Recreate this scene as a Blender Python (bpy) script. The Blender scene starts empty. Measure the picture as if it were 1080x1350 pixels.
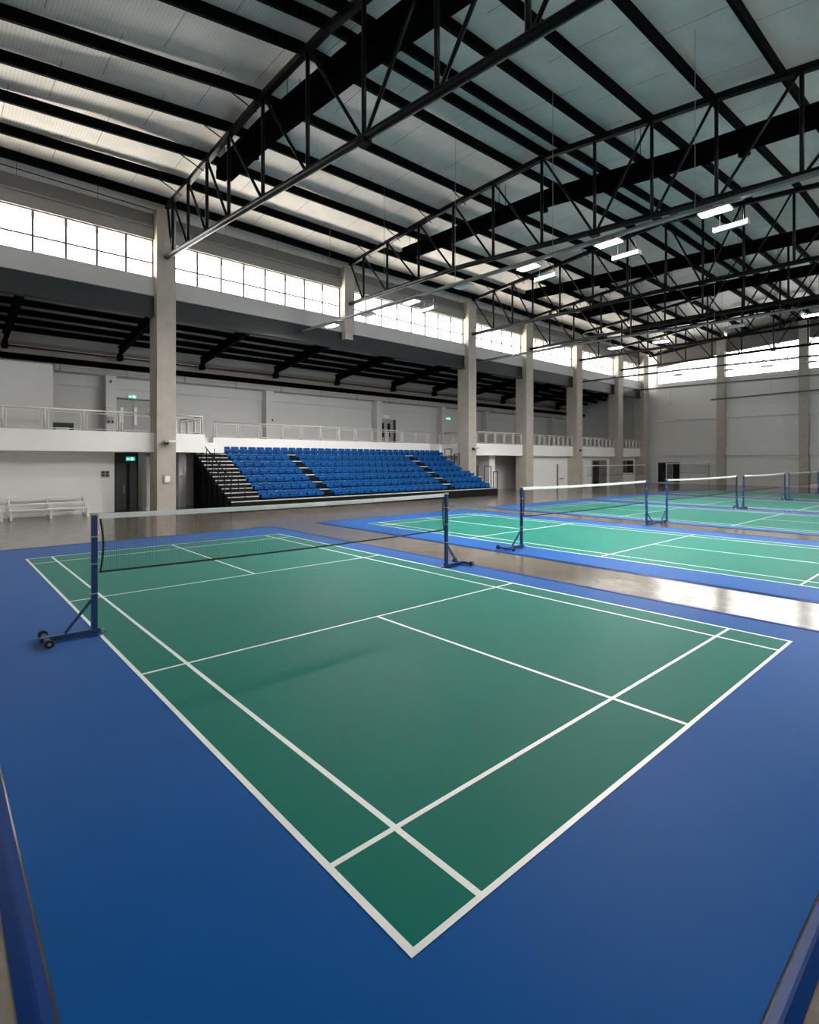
import bpy, bmesh, math, random
from mathutils import Vector, Matrix
random.seed(7)
D = bpy.data
COL = bpy.context.scene.collection

# ------------------------------------------------------------------ helpers
# the hall is measured as (u, v, z): u runs from the camera's side wall to the
# grandstand wall, v along the hall towards the end wall.  World = (v, u, z).
def W(u, v, z):
    return Vector((v, u, z))

class MB:
    """collects boxes, bars and tubes and links them as one mesh object"""
    def __init__(self):
        self.v = []; self.f = []
    def quad(self, *pts):
        b = len(self.v)
        self.v += [W(*p) for p in pts]
        self.f.append(tuple(range(b, b + len(pts))))
        return self
    def hexa(self, lo, hi):
        """lo, hi: four (u,v,z) each, same winding"""
        b = len(self.v)
        self.v += [W(*p) for p in lo] + [W(*p) for p in hi]
        for q in ((0, 3, 2, 1), (4, 5, 6, 7), (0, 1, 5, 4), (1, 2, 6, 5), (2, 3, 7, 6), (3, 0, 4, 7)):
            self.f.append(tuple(b + i for i in q))
        return self
    def box(self, u0, u1, v0, v1, z0, z1):
        return self.hexa([(u0, v0, z0), (u1, v0, z0), (u1, v1, z0), (u0, v1, z0)],
                         [(u0, v0, z1), (u1, v0, z1), (u1, v1, z1), (u0, v1, z1)])
    def bar(self, p, q, w, h, up=(0, 0, 1)):
        """oriented box from p to q, w across, h along 'up'"""
        P, Q = Vector(p), Vector(q)
        d = (Q - P).normalized(); U = Vector(up)
        if abs(d.dot(U)) > .98:
            U = Vector((1, 0, 0))
        s = d.cross(U).normalized(); U = s.cross(d).normalized()
        def ring(c):
            return [tuple(c + s * (a * w / 2) + U * (b_ * h / 2)) for a, b_ in ((-1, -1), (1, -1), (1, 1), (-1, 1))]
        return self.hexa(ring(P), ring(Q))
    def tube(self, p, q, r, n=8, r2=None):
        P, Q = Vector(p), Vector(q)
        r2 = r if r2 is None else r2
        d = (Q - P).normalized()
        a = Vector((0, 0, 1)) if abs(d.z) < .9 else Vector((1, 0, 0))
        s = d.cross(a).normalized(); t = s.cross(d)
        b = len(self.v)
        for c, rr in ((P, r), (Q, r2)):
            for i in range(n):
                an = 2 * math.pi * i / n
                self.v.append(W(*(c + s * (rr * math.cos(an)) + t * (rr * math.sin(an)))))
        for i in range(n):
            j = (i + 1) % n
            self.f.append((b + i, b + j, b + n + j, b + n + i))
        self.f.append(tuple(b + i for i in range(n)))
        self.f.append(tuple(b + n + i for i in range(n)))
        return self
    def sweep(self, pts, r, n=12):
        """one tube through pts with shared rings"""
        P = [Vector(p) for p in pts]; b = len(self.v)
        for i, c in enumerate(P):
            d = (P[min(i + 1, len(P) - 1)] - P[max(i - 1, 0)]).normalized()
            a = Vector((0, 0, 1)) if abs(d.z) < .9 else Vector((1, 0, 0))
            s = d.cross(a).normalized(); t = s.cross(d)
            for k in range(n):
                an = 2 * math.pi * k / n
                self.v.append(W(*(c + s * (r * math.cos(an)) + t * (r * math.sin(an)))))
        for i in range(len(P) - 1):
            for k in range(n):
                j = (k + 1) % n; o = b + i * n
                self.f.append((o + k, o + j, o + n + j, o + n + k))
        self.f.append(tuple(b + k for k in range(n)))
        self.f.append(tuple(b + (len(P) - 1) * n + k for k in range(n)))
        return self
    def path(self, pts, r, n=6):
        for a, b in zip(pts[:-1], pts[1:]):
            self.tube(a, b, r, n)
        return self
    def poly(self, pts, axis, a, b):
        """extrude a closed outline (two coords) along axis 'u' or 'v' from a to b"""
        def P(c, k):
            return (k, c[0], c[1]) if axis == 'u' else (c[0], k, c[1])
        n = len(pts); o = len(self.v)
        self.v += [W(*P(c, a)) for c in pts] + [W(*P(c, b)) for c in pts]
        for i in range(n):
            j = (i + 1) % n
            self.f.append((o + i, o + j, o + n + j, o + n + i))
        self.f.append(tuple(o + i for i in range(n)))
        self.f.append(tuple(o + n + i for i in reversed(range(n))))
        return self
    def build(self, name, mat, parent=None, smooth=False, bevel=0.0, kind=None, label=None):
        off = parent_origin(parent)
        me = D.meshes.new(name)
        me.from_pydata([v - off for v in self.v], [], self.f)
        bm = bmesh.new(); bm.from_mesh(me)
        bmesh.ops.recalc_face_normals(bm, faces=bm.faces)
        if bevel > 0:
            bmesh.ops.bevel(bm, geom=list(bm.edges), offset=bevel, segments=2, affect='EDGES', clamp_overlap=True)
        bm.to_mesh(me); bm.free()
        if smooth:
            for p in me.polygons:
                p.use_smooth = True
        me.materials.append(mat)
        o = D.objects.new(name, me); COL.objects.link(o)
        if parent is not None:
            o.parent = parent
        if kind:
            o['kind'] = kind
        if label:
            o['label'] = label
        return o

ORIGIN = {}
def parent_origin(p):
    if p is None:
        return Vector((0, 0, 0))
    return ORIGIN.get(p.name, Vector((0, 0, 0)))

def thing(name, label, cat, base, group=None):
    o = D.objects.new(name, None); COL.objects.link(o)
    o.empty_display_size = .1
    o.location = W(*base); ORIGIN[o.name] = W(*base)
    o['label'] = label; o['category'] = cat
    if group:
        o['group'] = group
    return o

def sub(part, parent):
    """a mesh part acts as parent of sub-parts: same origin as its thing"""
    ORIGIN[part.name] = parent_origin(parent)
    return part

def tag(o, label, cat, group=None):
    o['label'] = label; o['category'] = cat
    if group:
        o['group'] = group
    return o

def copy_thing(root, loc, label, group=None):
    r = root.copy(); COL.objects.link(r); r.location = loc
    r['label'] = label
    if group:
        r['group'] = group
    for ch in root.children:
        c = ch.copy(); COL.objects.link(c); c.parent = r
        for g in ch.children:
            d = g.copy(); COL.objects.link(d); d.parent = c
    return r

ORD = ['first', 'second', 'third', 'fourth', 'fifth', 'sixth', 'seventh', 'eighth', 'ninth', 'tenth', 'eleventh',
       'twelfth', 'thirteenth', 'fourteenth', 'fifteenth', 'sixteenth', 'seventeenth', 'eighteenth', 'nineteenth',
       'twentieth'] + ['twenty-' + s for s in ('first', 'second', 'third', 'fourth', 'fifth', 'sixth', 'seventh', 'eighth', 'ninth')] + \
      ['thirtieth'] + ['thirty-' + s for s in ('first', 'second', 'third', 'fourth', 'fifth')]

# ------------------------------------------------------------------ materials
def mat(name, col, rough=.6, metal=0.0, spec=.5, noise=0.0, nscale=4.0, bump=0.0, bscale=60.0, coat=0.0, sheen=0.0):
    m = D.materials.new(name); m.use_nodes = True
    nt = m.node_tree; b = nt.nodes['Principled BSDF']
    b.inputs['Base Color'].default_value = (*col, 1)
    b.inputs['Roughness'].default_value = rough
    b.inputs['Metallic'].default_value = metal
    b.inputs['Specular IOR Level'].default_value = spec
    b.inputs['Coat Weight'].default_value = coat
    b.inputs['Sheen Weight'].default_value = sheen
    b.inputs['Sheen Roughness'].default_value = .35
    if noise > 0 or bump > 0:
        tc = nt.nodes.new('ShaderNodeTexCoord')
    if noise > 0:
        n = nt.nodes.new('ShaderNodeTexNoise'); n.inputs['Scale'].default_value = nscale
        n.inputs['Detail'].default_value = 6; n.inputs['Roughness'].default_value = .6
        r = nt.nodes.new('ShaderNodeMapRange')
        r.inputs['To Min'].default_value = 1 - noise; r.inputs['To Max'].default_value = 1 + noise
        mx = nt.nodes.new('ShaderNodeVectorMath'); mx.operation = 'SCALE'
        mx.inputs[0].default_value = col
        nt.links.new(tc.outputs['Object'], n.inputs['Vector'])
        nt.links.new(n.outputs['Fac'], r.inputs['Value'])
        nt.links.new(r.outputs['Result'], mx.inputs['Scale'])
        nt.links.new(mx.outputs['Vector'], b.inputs['Base Color'])
    if bump > 0:
        n2 = nt.nodes.new('ShaderNodeTexNoise'); n2.inputs['Scale'].default_value = bscale
        bp = nt.nodes.new('ShaderNodeBump'); bp.inputs['Strength'].default_value = bump
        nt.links.new(tc.outputs['Object'], n2.inputs['Vector'])
        nt.links.new(n2.outputs['Fac'], bp.inputs['Height'])
        nt.links.new(bp.outputs['Normal'], b.inputs['Normal'])
    return m

def emit(name, col, s):
    m = D.materials.new(name); m.use_nodes = True
    b = m.node_tree.nodes['Principled BSDF']
    b.inputs['Base Color'].default_value = (*col, 1)
    b.inputs['Emission Color'].default_value = (*col, 1)
    b.inputs['Emission Strength'].default_value = s
    return m

M = {}
M['concrete'] = mat('cast_concrete', (.40, .365, .325), .75, noise=.22, nscale=2.2, bump=.15, bscale=40)
M['white_paint'] = mat('white_paint', (.80, .785, .765), .6, noise=.04, nscale=1.2)
M['grey_paint'] = mat('grey_paint', (.55, .545, .535), .6, noise=.05, nscale=1.0)
M['spandrel'] = mat('spandrel_paint', (.47, .47, .47), .6, noise=.05, nscale=1.0)
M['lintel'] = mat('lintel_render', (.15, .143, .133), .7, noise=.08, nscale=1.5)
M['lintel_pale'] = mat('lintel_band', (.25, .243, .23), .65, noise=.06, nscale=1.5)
M['end_paint'] = mat('end_wall_paint', (.66, .66, .65), .6, noise=.05, nscale=1.0)
M['truss'] = mat('black_steel', (.0025, .003, .0035), .38, spec=.14, noise=.2, nscale=3)
M['purlin'] = mat('dark_purlin_steel', (.002, .0025, .003), .6, spec=.02)
M['duct'] = mat('black_duct', (.002, .002, .0025), .7, spec=.0)
M['teal_steel'] = mat('dark_teal_steel', (.005, .012, .0145), .5)
M['rail_steel'] = mat('galvanised_tray', (.16, .17, .175), .45, metal=.3)
M['frame'] = mat('window_frame_grey', (.20, .195, .19), .5)
M['stainless'] = mat('brushed_rail', (.62, .585, .54), .45, metal=.3)
M['stand_black'] = mat('stand_black', (.005, .005, .0055), .6, spec=.12)
M['nosing'] = mat('tread_nosing', (.46, .45, .43), .5)
M['seat'] = mat('blue_seat_plastic', (.001, .062, .225), .45, spec=.15)
M['aluminium'] = mat('bench_aluminium', (.80, .79, .77), .45, metal=.1)
M['post'] = mat('blue_post_paint', (.008, .046, .165), .40, coat=.1)
M['rubber'] = mat('black_rubber', (.012, .012, .012), .6)
M['steel_bit'] = mat('pale_steel', (.45, .45, .45), .35, metal=.8)
M['tape_dark'] = mat('dark_net_cord', (.018, .012, .012), .8)
M['thread'] = mat('net_thread', (.03, .025, .022), .8)
M['court_blue'] = mat('court_blue_vinyl', (.001, .079, .295), .46, spec=.03, sheen=.15, noise=.10, nscale=1.3, bump=.05, bscale=220)
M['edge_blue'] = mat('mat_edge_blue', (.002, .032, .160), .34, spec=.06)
M['court_green'] = mat('court_green_vinyl', (.001, .147, .112), .46, spec=.03, sheen=.15, noise=.08, nscale=1.3, bump=.05, bscale=220)
M['court_white'] = mat('court_line_white', (.80, .82, .80), .42)
M['door'] = mat('grey_door', (.17, .165, .16), .5)
M['door_dark'] = mat('dark_door', (.06, .06, .058), .45)
M['door_up'] = mat('mid_grey_door', (.33, .325, .315), .5)
M['black'] = mat('black_plastic', (.012, .012, .012), .5)
M['dark_glass'] = mat('dark_glass', (.010, .010, .012), .08)
M['grey_box'] = mat('fixture_grey', (.30, .30, .29), .5)
M['white_box'] = mat('fixture_white', (.78, .78, .76), .45)
M['red_pipe'] = mat('red_brown_pipe', (.040, .014, .010), .5)
M['pink_wall'] = mat('upper_render', (.36, .325, .30), .7, noise=.06, nscale=1)
M['low_sheet'] = mat('lower_roof_sheet', (.30, .305, .31), .6, noise=.08, nscale=1.5)
M['batten'] = mat('batten_grey', (.075, .09, .09), .45)
M['outer_roof'] = mat('pale_metal_roof', (.78, .73, .66), .6)
M['soffit'] = mat('beige_soffit', (.058, .050, .041), .7)
M['exit'] = emit('exit_sign_green', (.06, .36, .30), .32)
M['exit_white'] = emit('exit_sign_white', (.62, .85, .80), .5)
M['lamp'] = emit('led_panel', (1.0, .98, .95), 310.0)

def cloth(name, col):
    m = D.materials.new(name); m.use_nodes = True
    nt = m.node_tree; nt.nodes.remove(nt.nodes['Principled BSDF'])
    a = nt.nodes.new('ShaderNodeBsdfDiffuse'); a.inputs['Color'].default_value = (*col, 1)
    b = nt.nodes.new('ShaderNodeBsdfTranslucent'); b.inputs['Color'].default_value = (*col, 1)
    x = nt.nodes.new('ShaderNodeMixShader'); x.inputs['Fac'].default_value = .5
    nt.links.new(a.outputs[0], x.inputs[1]); nt.links.new(b.outputs[0], x.inputs[2])
    nt.links.new(x.outputs[0], nt.nodes['Material Output'].inputs['Surface'])
    return m
M['tape_white'] = cloth('white_net_tape', (.93, .93, .92))

def floor_material():
    m = D.materials.new('polished_concrete_floor'); m.use_nodes = True
    nt = m.node_tree; b = nt.nodes['Principled BSDF']
    tc = nt.nodes.new('ShaderNodeTexCoord')
    mp = nt.nodes.new('ShaderNodeMapping'); mp.inputs['Scale'].default_value = (1.6, .55, 1)
    n1 = nt.nodes.new('ShaderNodeTexNoise'); n1.inputs['Scale'].default_value = .9; n1.inputs['Detail'].default_value = 8
    n1.inputs['Roughness'].default_value = .68; n1.inputs['Distortion'].default_value = .5
    cr = nt.nodes.new('ShaderNodeValToRGB')
    cr.color_ramp.elements[0].position = .3; cr.color_ramp.elements[0].color = (.090, .074, .059, 1)
    cr.color_ramp.elements[1].position = .72; cr.color_ramp.elements[1].color = (.235, .205, .172, 1)
    n2 = nt.nodes.new('ShaderNodeTexNoise'); n2.inputs['Scale'].default_value = 2.3; n2.inputs['Detail'].default_value = 5
    r = nt.nodes.new('ShaderNodeMapRange'); r.inputs['To Min'].default_value = .10; r.inputs['To Max'].default_value = .24
    nt.links.new(tc.outputs['Object'], mp.inputs['Vector'])
    nt.links.new(mp.outputs['Vector'], n1.inputs['Vector'])
    nt.links.new(n1.outputs['Fac'], cr.inputs['Fac'])
    nt.links.new(cr.outputs['Color'], b.inputs['Base Color'])
    nt.links.new(tc.outputs['Object'], n2.inputs['Vector'])
    nt.links.new(n2.outputs['Fac'], r.inputs['Value'])
    nt.links.new(r.outputs['Result'], b.inputs['Roughness'])
    b.inputs['Specular IOR Level'].default_value = .6
    return m
M['floor'] = floor_material()

def roof_material():
    """foil-faced insulation blanket: fine weave, ribs along u, staggered seams"""
    m = D.materials.new('roof_insulation'); m.use_nodes = True
    nt = m.node_tree; b = nt.nodes['Principled BSDF']
    tc = nt.nodes.new('ShaderNodeTexCoord')
    sx = nt.nodes.new('ShaderNodeSeparateXYZ')
    nt.links.new(tc.outputs['Object'], sx.inputs['Vector'])
    def mth(op, a, b_=None):
        n = nt.nodes.new('ShaderNodeMath'); n.operation = op
        for k, x in enumerate((a, b_)):
            if x is None:
                continue
            if isinstance(x, (int, float)):
                n.inputs[k].default_value = x
            else:
                nt.links.new(x, n.inputs[k])
        return n.outputs[0]
    row = mth('FLOOR', mth('DIVIDE', mth('ADD', sx.outputs['Y'], -.45), 2.42))
    f = mth('FRACT', mth('ADD', mth('DIVIDE', sx.outputs['X'], 2.6), mth('MULTIPLY', row, .37)))
    seam = mth('LESS_THAN', f, .0075)
    br = nt.nodes.new('ShaderNodeMixRGB')
    nt.links.new(seam, br.inputs['Fac'])
    br.inputs['Color1'].default_value = (.64, .61, .575, 1); br.inputs['Color2'].default_value = (.16, .155, .15, 1)
    wv = nt.nodes.new('ShaderNodeTexWave'); wv.bands_direction = 'X'
    wv.inputs['Scale'].default_value = 3.6; wv.inputs['Distortion'].default_value = .6; wv.inputs['Detail'].default_value = 2
    wr = nt.nodes.new('ShaderNodeMapRange'); wr.inputs['To Min'].default_value = .90; wr.inputs['To Max'].default_value = 1.05
    no = nt.nodes.new('ShaderNodeTexNoise'); no.inputs['Scale'].default_value = 1.1; no.inputs['Detail'].default_value = 7
    nr = nt.nodes.new('ShaderNodeMapRange'); nr.inputs['To Min'].default_value = .8; nr.inputs['To Max'].default_value = 1.2
    mu = nt.nodes.new('ShaderNodeMath'); mu.operation = 'MULTIPLY'
    sc = nt.nodes.new('ShaderNodeVectorMath'); sc.operation = 'SCALE'
    L = nt.links.new
    for n in (wv, no):
        L(tc.outputs['Object'], n.inputs['Vector'])
    L(wv.outputs['Fac'], wr.inputs['Value']); L(no.outputs['Fac'], nr.inputs['Value'])
    L(wr.outputs['Result'], mu.inputs[0]); L(nr.outputs['Result'], mu.inputs[1])
    L(br.outputs['Color'], sc.inputs[0]); L(mu.outputs['Value'], sc.inputs['Scale'])
    L(sc.outputs['Vector'], b.inputs['Base Color'])
    b.inputs['Roughness'].default_value = .55
    b.inputs['Specular IOR Level'].default_value = .35
    return m
M['roof'] = roof_material()

def glass_material():
    m = D.materials.new('window_glass'); m.use_nodes = True
    nt = m.node_tree
    nt.nodes.remove(nt.nodes['Principled BSDF'])
    out = nt.nodes['Material Output']
    t = nt.nodes.new('ShaderNodeBsdfTransparent'); t.inputs['Color'].default_value = (.97, .98, .97, 1)
    g = nt.nodes.new('ShaderNodeBsdfGlossy'); g.inputs['Roughness'].default_value = .04
    fr = nt.nodes.new('ShaderNodeFresnel'); fr.inputs['IOR'].default_value = 1.45
    mx = nt.nodes.new('ShaderNodeMixShader')
    nt.links.new(fr.outputs['Fac'], mx.inputs['Fac'])
    nt.links.new(t.outputs['BSDF'], mx.inputs[1]); nt.links.new(g.outputs['BSDF'], mx.inputs[2])
    nt.links.new(mx.outputs['Shader'], out.inputs['Surface'])
    return m
M['glass'] = glass_material()

# ------------------------------------------------------------------ hall dimensions
UW = 25.36          # inside face of the grandstand-side wall
UF = 24.90          # front face of its columns
UR = -3.70          # inside face of the wall on the camera's side
VN, VE = -6.0, 51.4  # near end, end wall
COLS = [(-3.95, -3.2), (5.40, 6.15), (24.43, 25.18), (30.66, 31.50), (37.45, 38.30), (44.35, 45.22), (49.35, 50.35)]
STUB = (14.75, 15.36)

# height of the truss top chord: measured per truss line (v), over u
UK = [27.0, 25.0, 18.0, 14.5, 10.85, 4.0, -3.7]
ROOFV = [VN, -.8, 5.78, 15.05, 24.8, 31.1, 37.87, 44.78, VE + .3]
ROOFZ = [[13.42, 13.5, 13.0, 12.65, 12.55, 12.1, 11.4],
         [13.42, 13.5, 13.0, 12.65, 12.55, 12.1, 11.4],
         [13.35, 13.55, 13.76, 13.82, 13.72, 12.75, 11.7],
         [13.25, 13.42, 13.88, 14.02, 14.08, 13.25, 12.2],
         [13.30, 13.50, 14.05, 14.35, 14.60, 14.05, 13.2],
         [13.20, 13.40, 13.98, 14.30, 14.62, 14.05, 13.3],
         [13.15, 13.35, 13.95, 14.28, 14.62, 14.05, 13.4],
         [13.05, 13.25, 13.90, 14.25, 14.60, 14.05, 13.4],
         [13.00, 13.20, 13.88, 14.22, 14.55, 14.00, 13.4]]
def lerp_tab(xs, ys, x):
    asc = xs[0] < xs[-1]
    X, Y = (xs, ys) if asc else (xs[::-1], ys[::-1])
    if x <= X[0]:
        i = 0
    elif x >= X[-1]:
        i = len(X) - 2
    else:
        i = max(k for k in range(len(X) - 1) if X[k] <= x)
    t = (x - X[i]) / (X[i + 1] - X[i])
    return Y[i] + (Y[i + 1] - Y[i]) * t
def ztop(u, v):
    return lerp_tab(ROOFV, [lerp_tab(UK, row, u) for row in ROOFZ], v)

# ------------------------------------------------------------------ floor, roof
MB().box(UR - .3, 34.3, VN - .3, VE + .3, -.2, 0).build('floor', M['floor'], kind='structure')

us = [26.9, 25.0, 22.0, 18.0, 14.5, 10.85, 7.5, 4.0, 0.0, -4.0]
rb = MB()
for i in range(len(us) - 1):
    for j in range(len(ROOFV) - 1):
        a, b_, c, d = us[i], us[i + 1], ROOFV[j], ROOFV[j + 1]
        rb.quad((a, c, ztop(a, c) + .47), (b_, c, ztop(b_, c) + .47), (b_, d, ztop(b_, d) + .47), (a, d, ztop(a, d) + .47))
roof = rb.build('ceiling', M['roof'], kind='structure')
sm = roof.modifiers.new('thick', 'SOLIDIFY'); sm.thickness = .12; sm.offset = 1
bmx = bmesh.new(); bmx.from_mesh(roof.data); bmesh.ops.remove_doubles(bmx, verts=bmx.verts, dist=.001)
bmesh.ops.recalc_face_normals(bmx, faces=bmx.faces)
if sum(f.normal.z for f in bmx.faces) < 0:
    bmesh.ops.reverse_faces(bmx, faces=bmx.faces)
bmx.to_mesh(roof.data); bmx.free()

# overhanging eaves outside the side walls
MB().box(25.95, 27.3, VN, VE, 12.42, 12.5).build('trim_1', M['soffit'], kind='structure')
MB().box(-5.6, -4.3, VN, VE, 12.42, 12.5).build('trim_2', M['soffit'], kind='structure')

# ------------------------------------------------------------------ purlins
PU = [24.95, 22.75, 20.2, 17.75, 15.4, 12.5, 11.15, 10.25, 8.6, 6.78, 4.72, 2.7, .65, -1.4, -3.3]
PN = {}
for i, u in enumerate(PU):
    m = MB()
    for a, b_ in zip(ROOFV[:-1], ROOFV[1:]):
        m.bar((u, a, ztop(u, a) + .29), (u, b_ if b_ < VE else VE - .02, ztop(u, b_) + .29), .11, .34)
    if i == 6:
        lab = 'black roof purlin on the window side of the paired ridge purlins'
    elif i == 7:
        lab = 'black roof purlin on the camera side of the paired ridge purlins'
    elif i < 6:
        lab = f'long black roof purlin, {ORD[i]} one in from the wall above the blue grandstand'
    else:
        lab = f'long black roof purlin, {ORD[i - 8]} one past the ridge towards the camera'
    tag(m.build('roof_purlin', M['purlin']), lab, 'roof beam', 'roof purlins')

# ------------------------------------------------------------------ trusses
def bottom(tab, u):
    return lerp_tab([p[0] for p in tab], [p[1] for p in tab], u)
TR = [ # v, bottom chord (u, z), panel points, centre index
    (5.78, [(24.88, 11.35), (18.0, 10.83), (12.44, 10.38), (9.25, 10.13), (4.1, 9.74), (-3.6, 9.2)],
     [24.05, 22.05, 19.9, 17.75, 14.95, 12.05, 9.25, 6.55, 4.1, 1.9, -.4, -2.7], 6),
    (15.05, [(24.88, 11.2), (16.0, 11.03), (8.7, 10.52), (3.2, 10.18), (-3.6, 9.8)],
     [23.5, 21.3, 18.7, 16.2, 13.7, 11.1, 8.7, 6.5, 4.4, 2.1, -.3, -2.7], 6),
    (24.80, [(24.88, 11.12), (11.4, 11.10), (3.9, 10.95), (-3.6, 10.7)],
     [22.9, 21.2, 19.5, 17.4, 15.1, 12.9, 10.7, 8.8, 6.9, 4.8, 2.3, -.2, -2.6], 7),
    (31.10, [(24.88, 11.02), (11.4, 11.08), (-3.6, 10.75)],
     [23.0, 20.8, 18.5, 16.2, 13.8, 11.4, 9.0, 6.7, 4.4, 2.0, -.4, -2.7], 5),
    (37.87, [(24.88, 11.05), (11.4, 11.05), (-3.6, 10.9)],
     [23.0, 20.8, 18.5, 16.2, 13.8, 11.4, 9.0, 6.7, 4.4, 2.0, -.4, -2.7], 5),
    (44.78, [(24.88, 11.03), (11.4, 11.12), (-3.6, 10.95)],
     [23.0, 20.8, 18.5, 16.2, 13.8, 11.4, 9.0, 6.7, 4.4, 2.0, -.4, -2.7], 5)]
TLAB = ['black lattice roof truss nearest the camera, on the first tall column',
        'black lattice roof truss, second from the camera, over the middle of the grandstand',
        'black lattice roof truss, third from the camera, at the far end of the grandstand',
        'black lattice roof truss, fourth from the camera', 'black lattice roof truss, fifth from the camera',
        'black lattice roof truss next to the end wall, sixth from the camera']
for k, (v, tab, pan, cen) in enumerate(TR):
    t = thing('roof_truss', TLAB[k], 'roof truss', (24.88, v, bottom(tab, 24.88)), 'lattice roof trusses')
    m = MB()
    for a, b_ in zip(UK[1:-1], UK[2:]):
        a2 = min(a, 24.86); b2 = max(b_, -3.6)
        m.bar((a2, v, ztop(a2, v)), (b2, v, ztop(b2, v)), .17, .19)
    m.build('top_chord', M['truss'], t)
    m = MB()
    m.sweep([(a, v, za) for a, za in tab], .105, 14)
    m.build('bottom_chord', M['truss'], t, smooth=True)
    for u in pan:
        MB().tube((u, v, bottom(tab, u) + .06), (u, v, ztop(u, v) - .06), .062, 8).build('vertical_strut', M['truss'], t, smooth=True)
    def diag(ut, ub):
        MB().tube((ut, v, ztop(ut, v) - .08), (ub, v, bottom(tab, ub) + .08), .048, 8).build('diagonal_strut', M['truss'], t, smooth=True)
    diag(24.75, pan[0] + .12)
    for i in range(len(pan) - 1):
        if i < cen:
            diag(pan[i] - .1, pan[i + 1] + .13)
        else:
            diag(pan[i + 1] + .1, pan[i] - .13)
    # gusset under the centre node, short fly braces up to the purlins
    uc = pan[cen]
    MB().box(uc - .16, uc + .16, v - .11, v + .11, bottom(tab, uc) - .17, bottom(tab, uc) - .02).build('gusset', M['truss'], t)
    for u in PU[1:5]:
        MB().tube((u - .02, v - .9, ztop(u, v - .9) + .13), (u - .03, v - .02, ztop(u, v) - .30), .022, 6).build('fly_brace', M['truss'], t)

# ------------------------------------------------------------------ black ventilation ducts beside the trusses
DU = [(6.33, [(19.7, 13.42), (15.9, 13.40), (10.2, 12.93), (3.0, 12.1), (-3.5, 11.2)], .56),
      (15.95, [(20.9, 13.22), (11.5, 12.98), (5.9, 12.35), (1.9, 12.08), (-3.5, 11.6)], .50),
      (26.0, [(20.9, 13.25), (15.0, 12.95), (8.0, 12.62), (4.0, 12.45), (-3.5, 12.1)], .50),
      (32.3, [(20.9, 13.2), (11.0, 13.0), (-3.5, 12.5)], .50),
      (39.1, [(20.9, 13.2), (11.0, 13.05), (-3.5, 12.6)], .50)]
for k, (v, tab, s) in enumerate(DU):
    t = thing('ventilation_duct', f'wide black duct running just beyond the {ORD[k]} roof truss from the camera', 'duct',
              (tab[0][0], v, tab[0][1]), 'black ventilation ducts')
    m = MB()
    for (a, za), (b_, zb) in zip(tab[:-1], tab[1:]):
        m.bar((a, v, za), (b_, v, zb), s, s)
    m.build('duct_body', M['duct'], t)
    a, za = tab[0]
    MB().box(a + .003, a + .36, v - .17, v + .17, za - .20, za + .12).build('end_box', M['duct'], t)
    for u in (tab[0][0] - .6, 14.0, 7.5, 1.5):
        for dv in (-.2, .2):
            z = bottom(tab, u)
            MB().tube((u, v + dv, z + s * .45), (u, v + dv, ztop(u, v) + .46), .012, 5).build('hanger_rod', M['duct'], t)
    # grille spouts under the duct
    for u in ((tab[1][0] + .2,) if k else (17.0,)) + (3.9,):
        z = bottom(tab, u)
        MB().tube((u, v, z - s / 2 + .04), (u, v, z - s / 2 - .22), .12, 10, .19).build('air_nozzle', M['duct'], t, smooth=True)

# ------------------------------------------------------------------ grandstand-side wall: columns, beams, windows
CL = ['behind the camera', 'first tall column, beside the low bleacher benches', 'column rising behind the far end of the blue seats',
      'third tall column, first one past the grandstand', 'fourth tall column, before the glazed doors',
      'fifth tall column, after the glazed doors', 'corner column against the end wall']
for k, (a, b_) in enumerate(COLS):
    if k == 0:
        continue
    m = MB()
    m.box(UF, 26.0, a, b_, 0, 9.6)
    top = ztop(25.0, (a + b_) / 2) - .14
    m.box(UF, UW + .28, a, b_, 9.6, top)
    # haunch that narrows the column behind the window line
    m.poly([(UW + .28, 9.6), (26.0, 9.6), (UW + .28, 10.3)], 'v', a + .02, b_ - .02)
    o = m.build('concrete_column', M['concrete'], kind='structure')
    o['label'] = 'bare concrete ' + CL[k]
m = MB().box(UF, UW + .28, STUB[0], STUB[1], 9.62, ztop(25, 15.05) - .14)
m.box(UF + .06, UW, STUB[0] + .06, STUB[1] - .06, 9.2, 9.62)
o = m.build('concrete_column', M['concrete'], kind='structure')
o['label'] = 'short concrete column standing on the beam over the grandstand'

# spandrel, teal beam, lintel, ledge as continuous runs between the columns
SEG = [(VN, 5.40), (6.15, 24.43), (25.18, 30.66), (31.50, 37.45), (38.30, 44.35), (45.22, 49.35)]
SEG2 = [(VN, 5.40), (6.15, 14.75), (15.36, 24.43)] + SEG[2:]
for a, b_ in SEG:
    MB().box(UW - .10, UW + .28, a, b_, 9.62, 10.45).build('wall_left', M['spandrel'], kind='structure')
    MB().box(UW - .02, UW + .22, a, b_, 8.78, 9.62).box(UW - .12, UW + .3, a, b_, 8.72, 8.80).build('steel_beam', M['teal_steel'], kind='structure')
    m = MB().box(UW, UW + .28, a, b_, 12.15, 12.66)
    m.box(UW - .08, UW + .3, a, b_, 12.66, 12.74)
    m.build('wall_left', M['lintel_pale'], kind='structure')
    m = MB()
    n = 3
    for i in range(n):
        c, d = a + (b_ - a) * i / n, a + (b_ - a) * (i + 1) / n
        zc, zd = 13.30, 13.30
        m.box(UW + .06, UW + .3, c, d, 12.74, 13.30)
    m.build('wall_left', M['lintel'], kind='structure')
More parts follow.
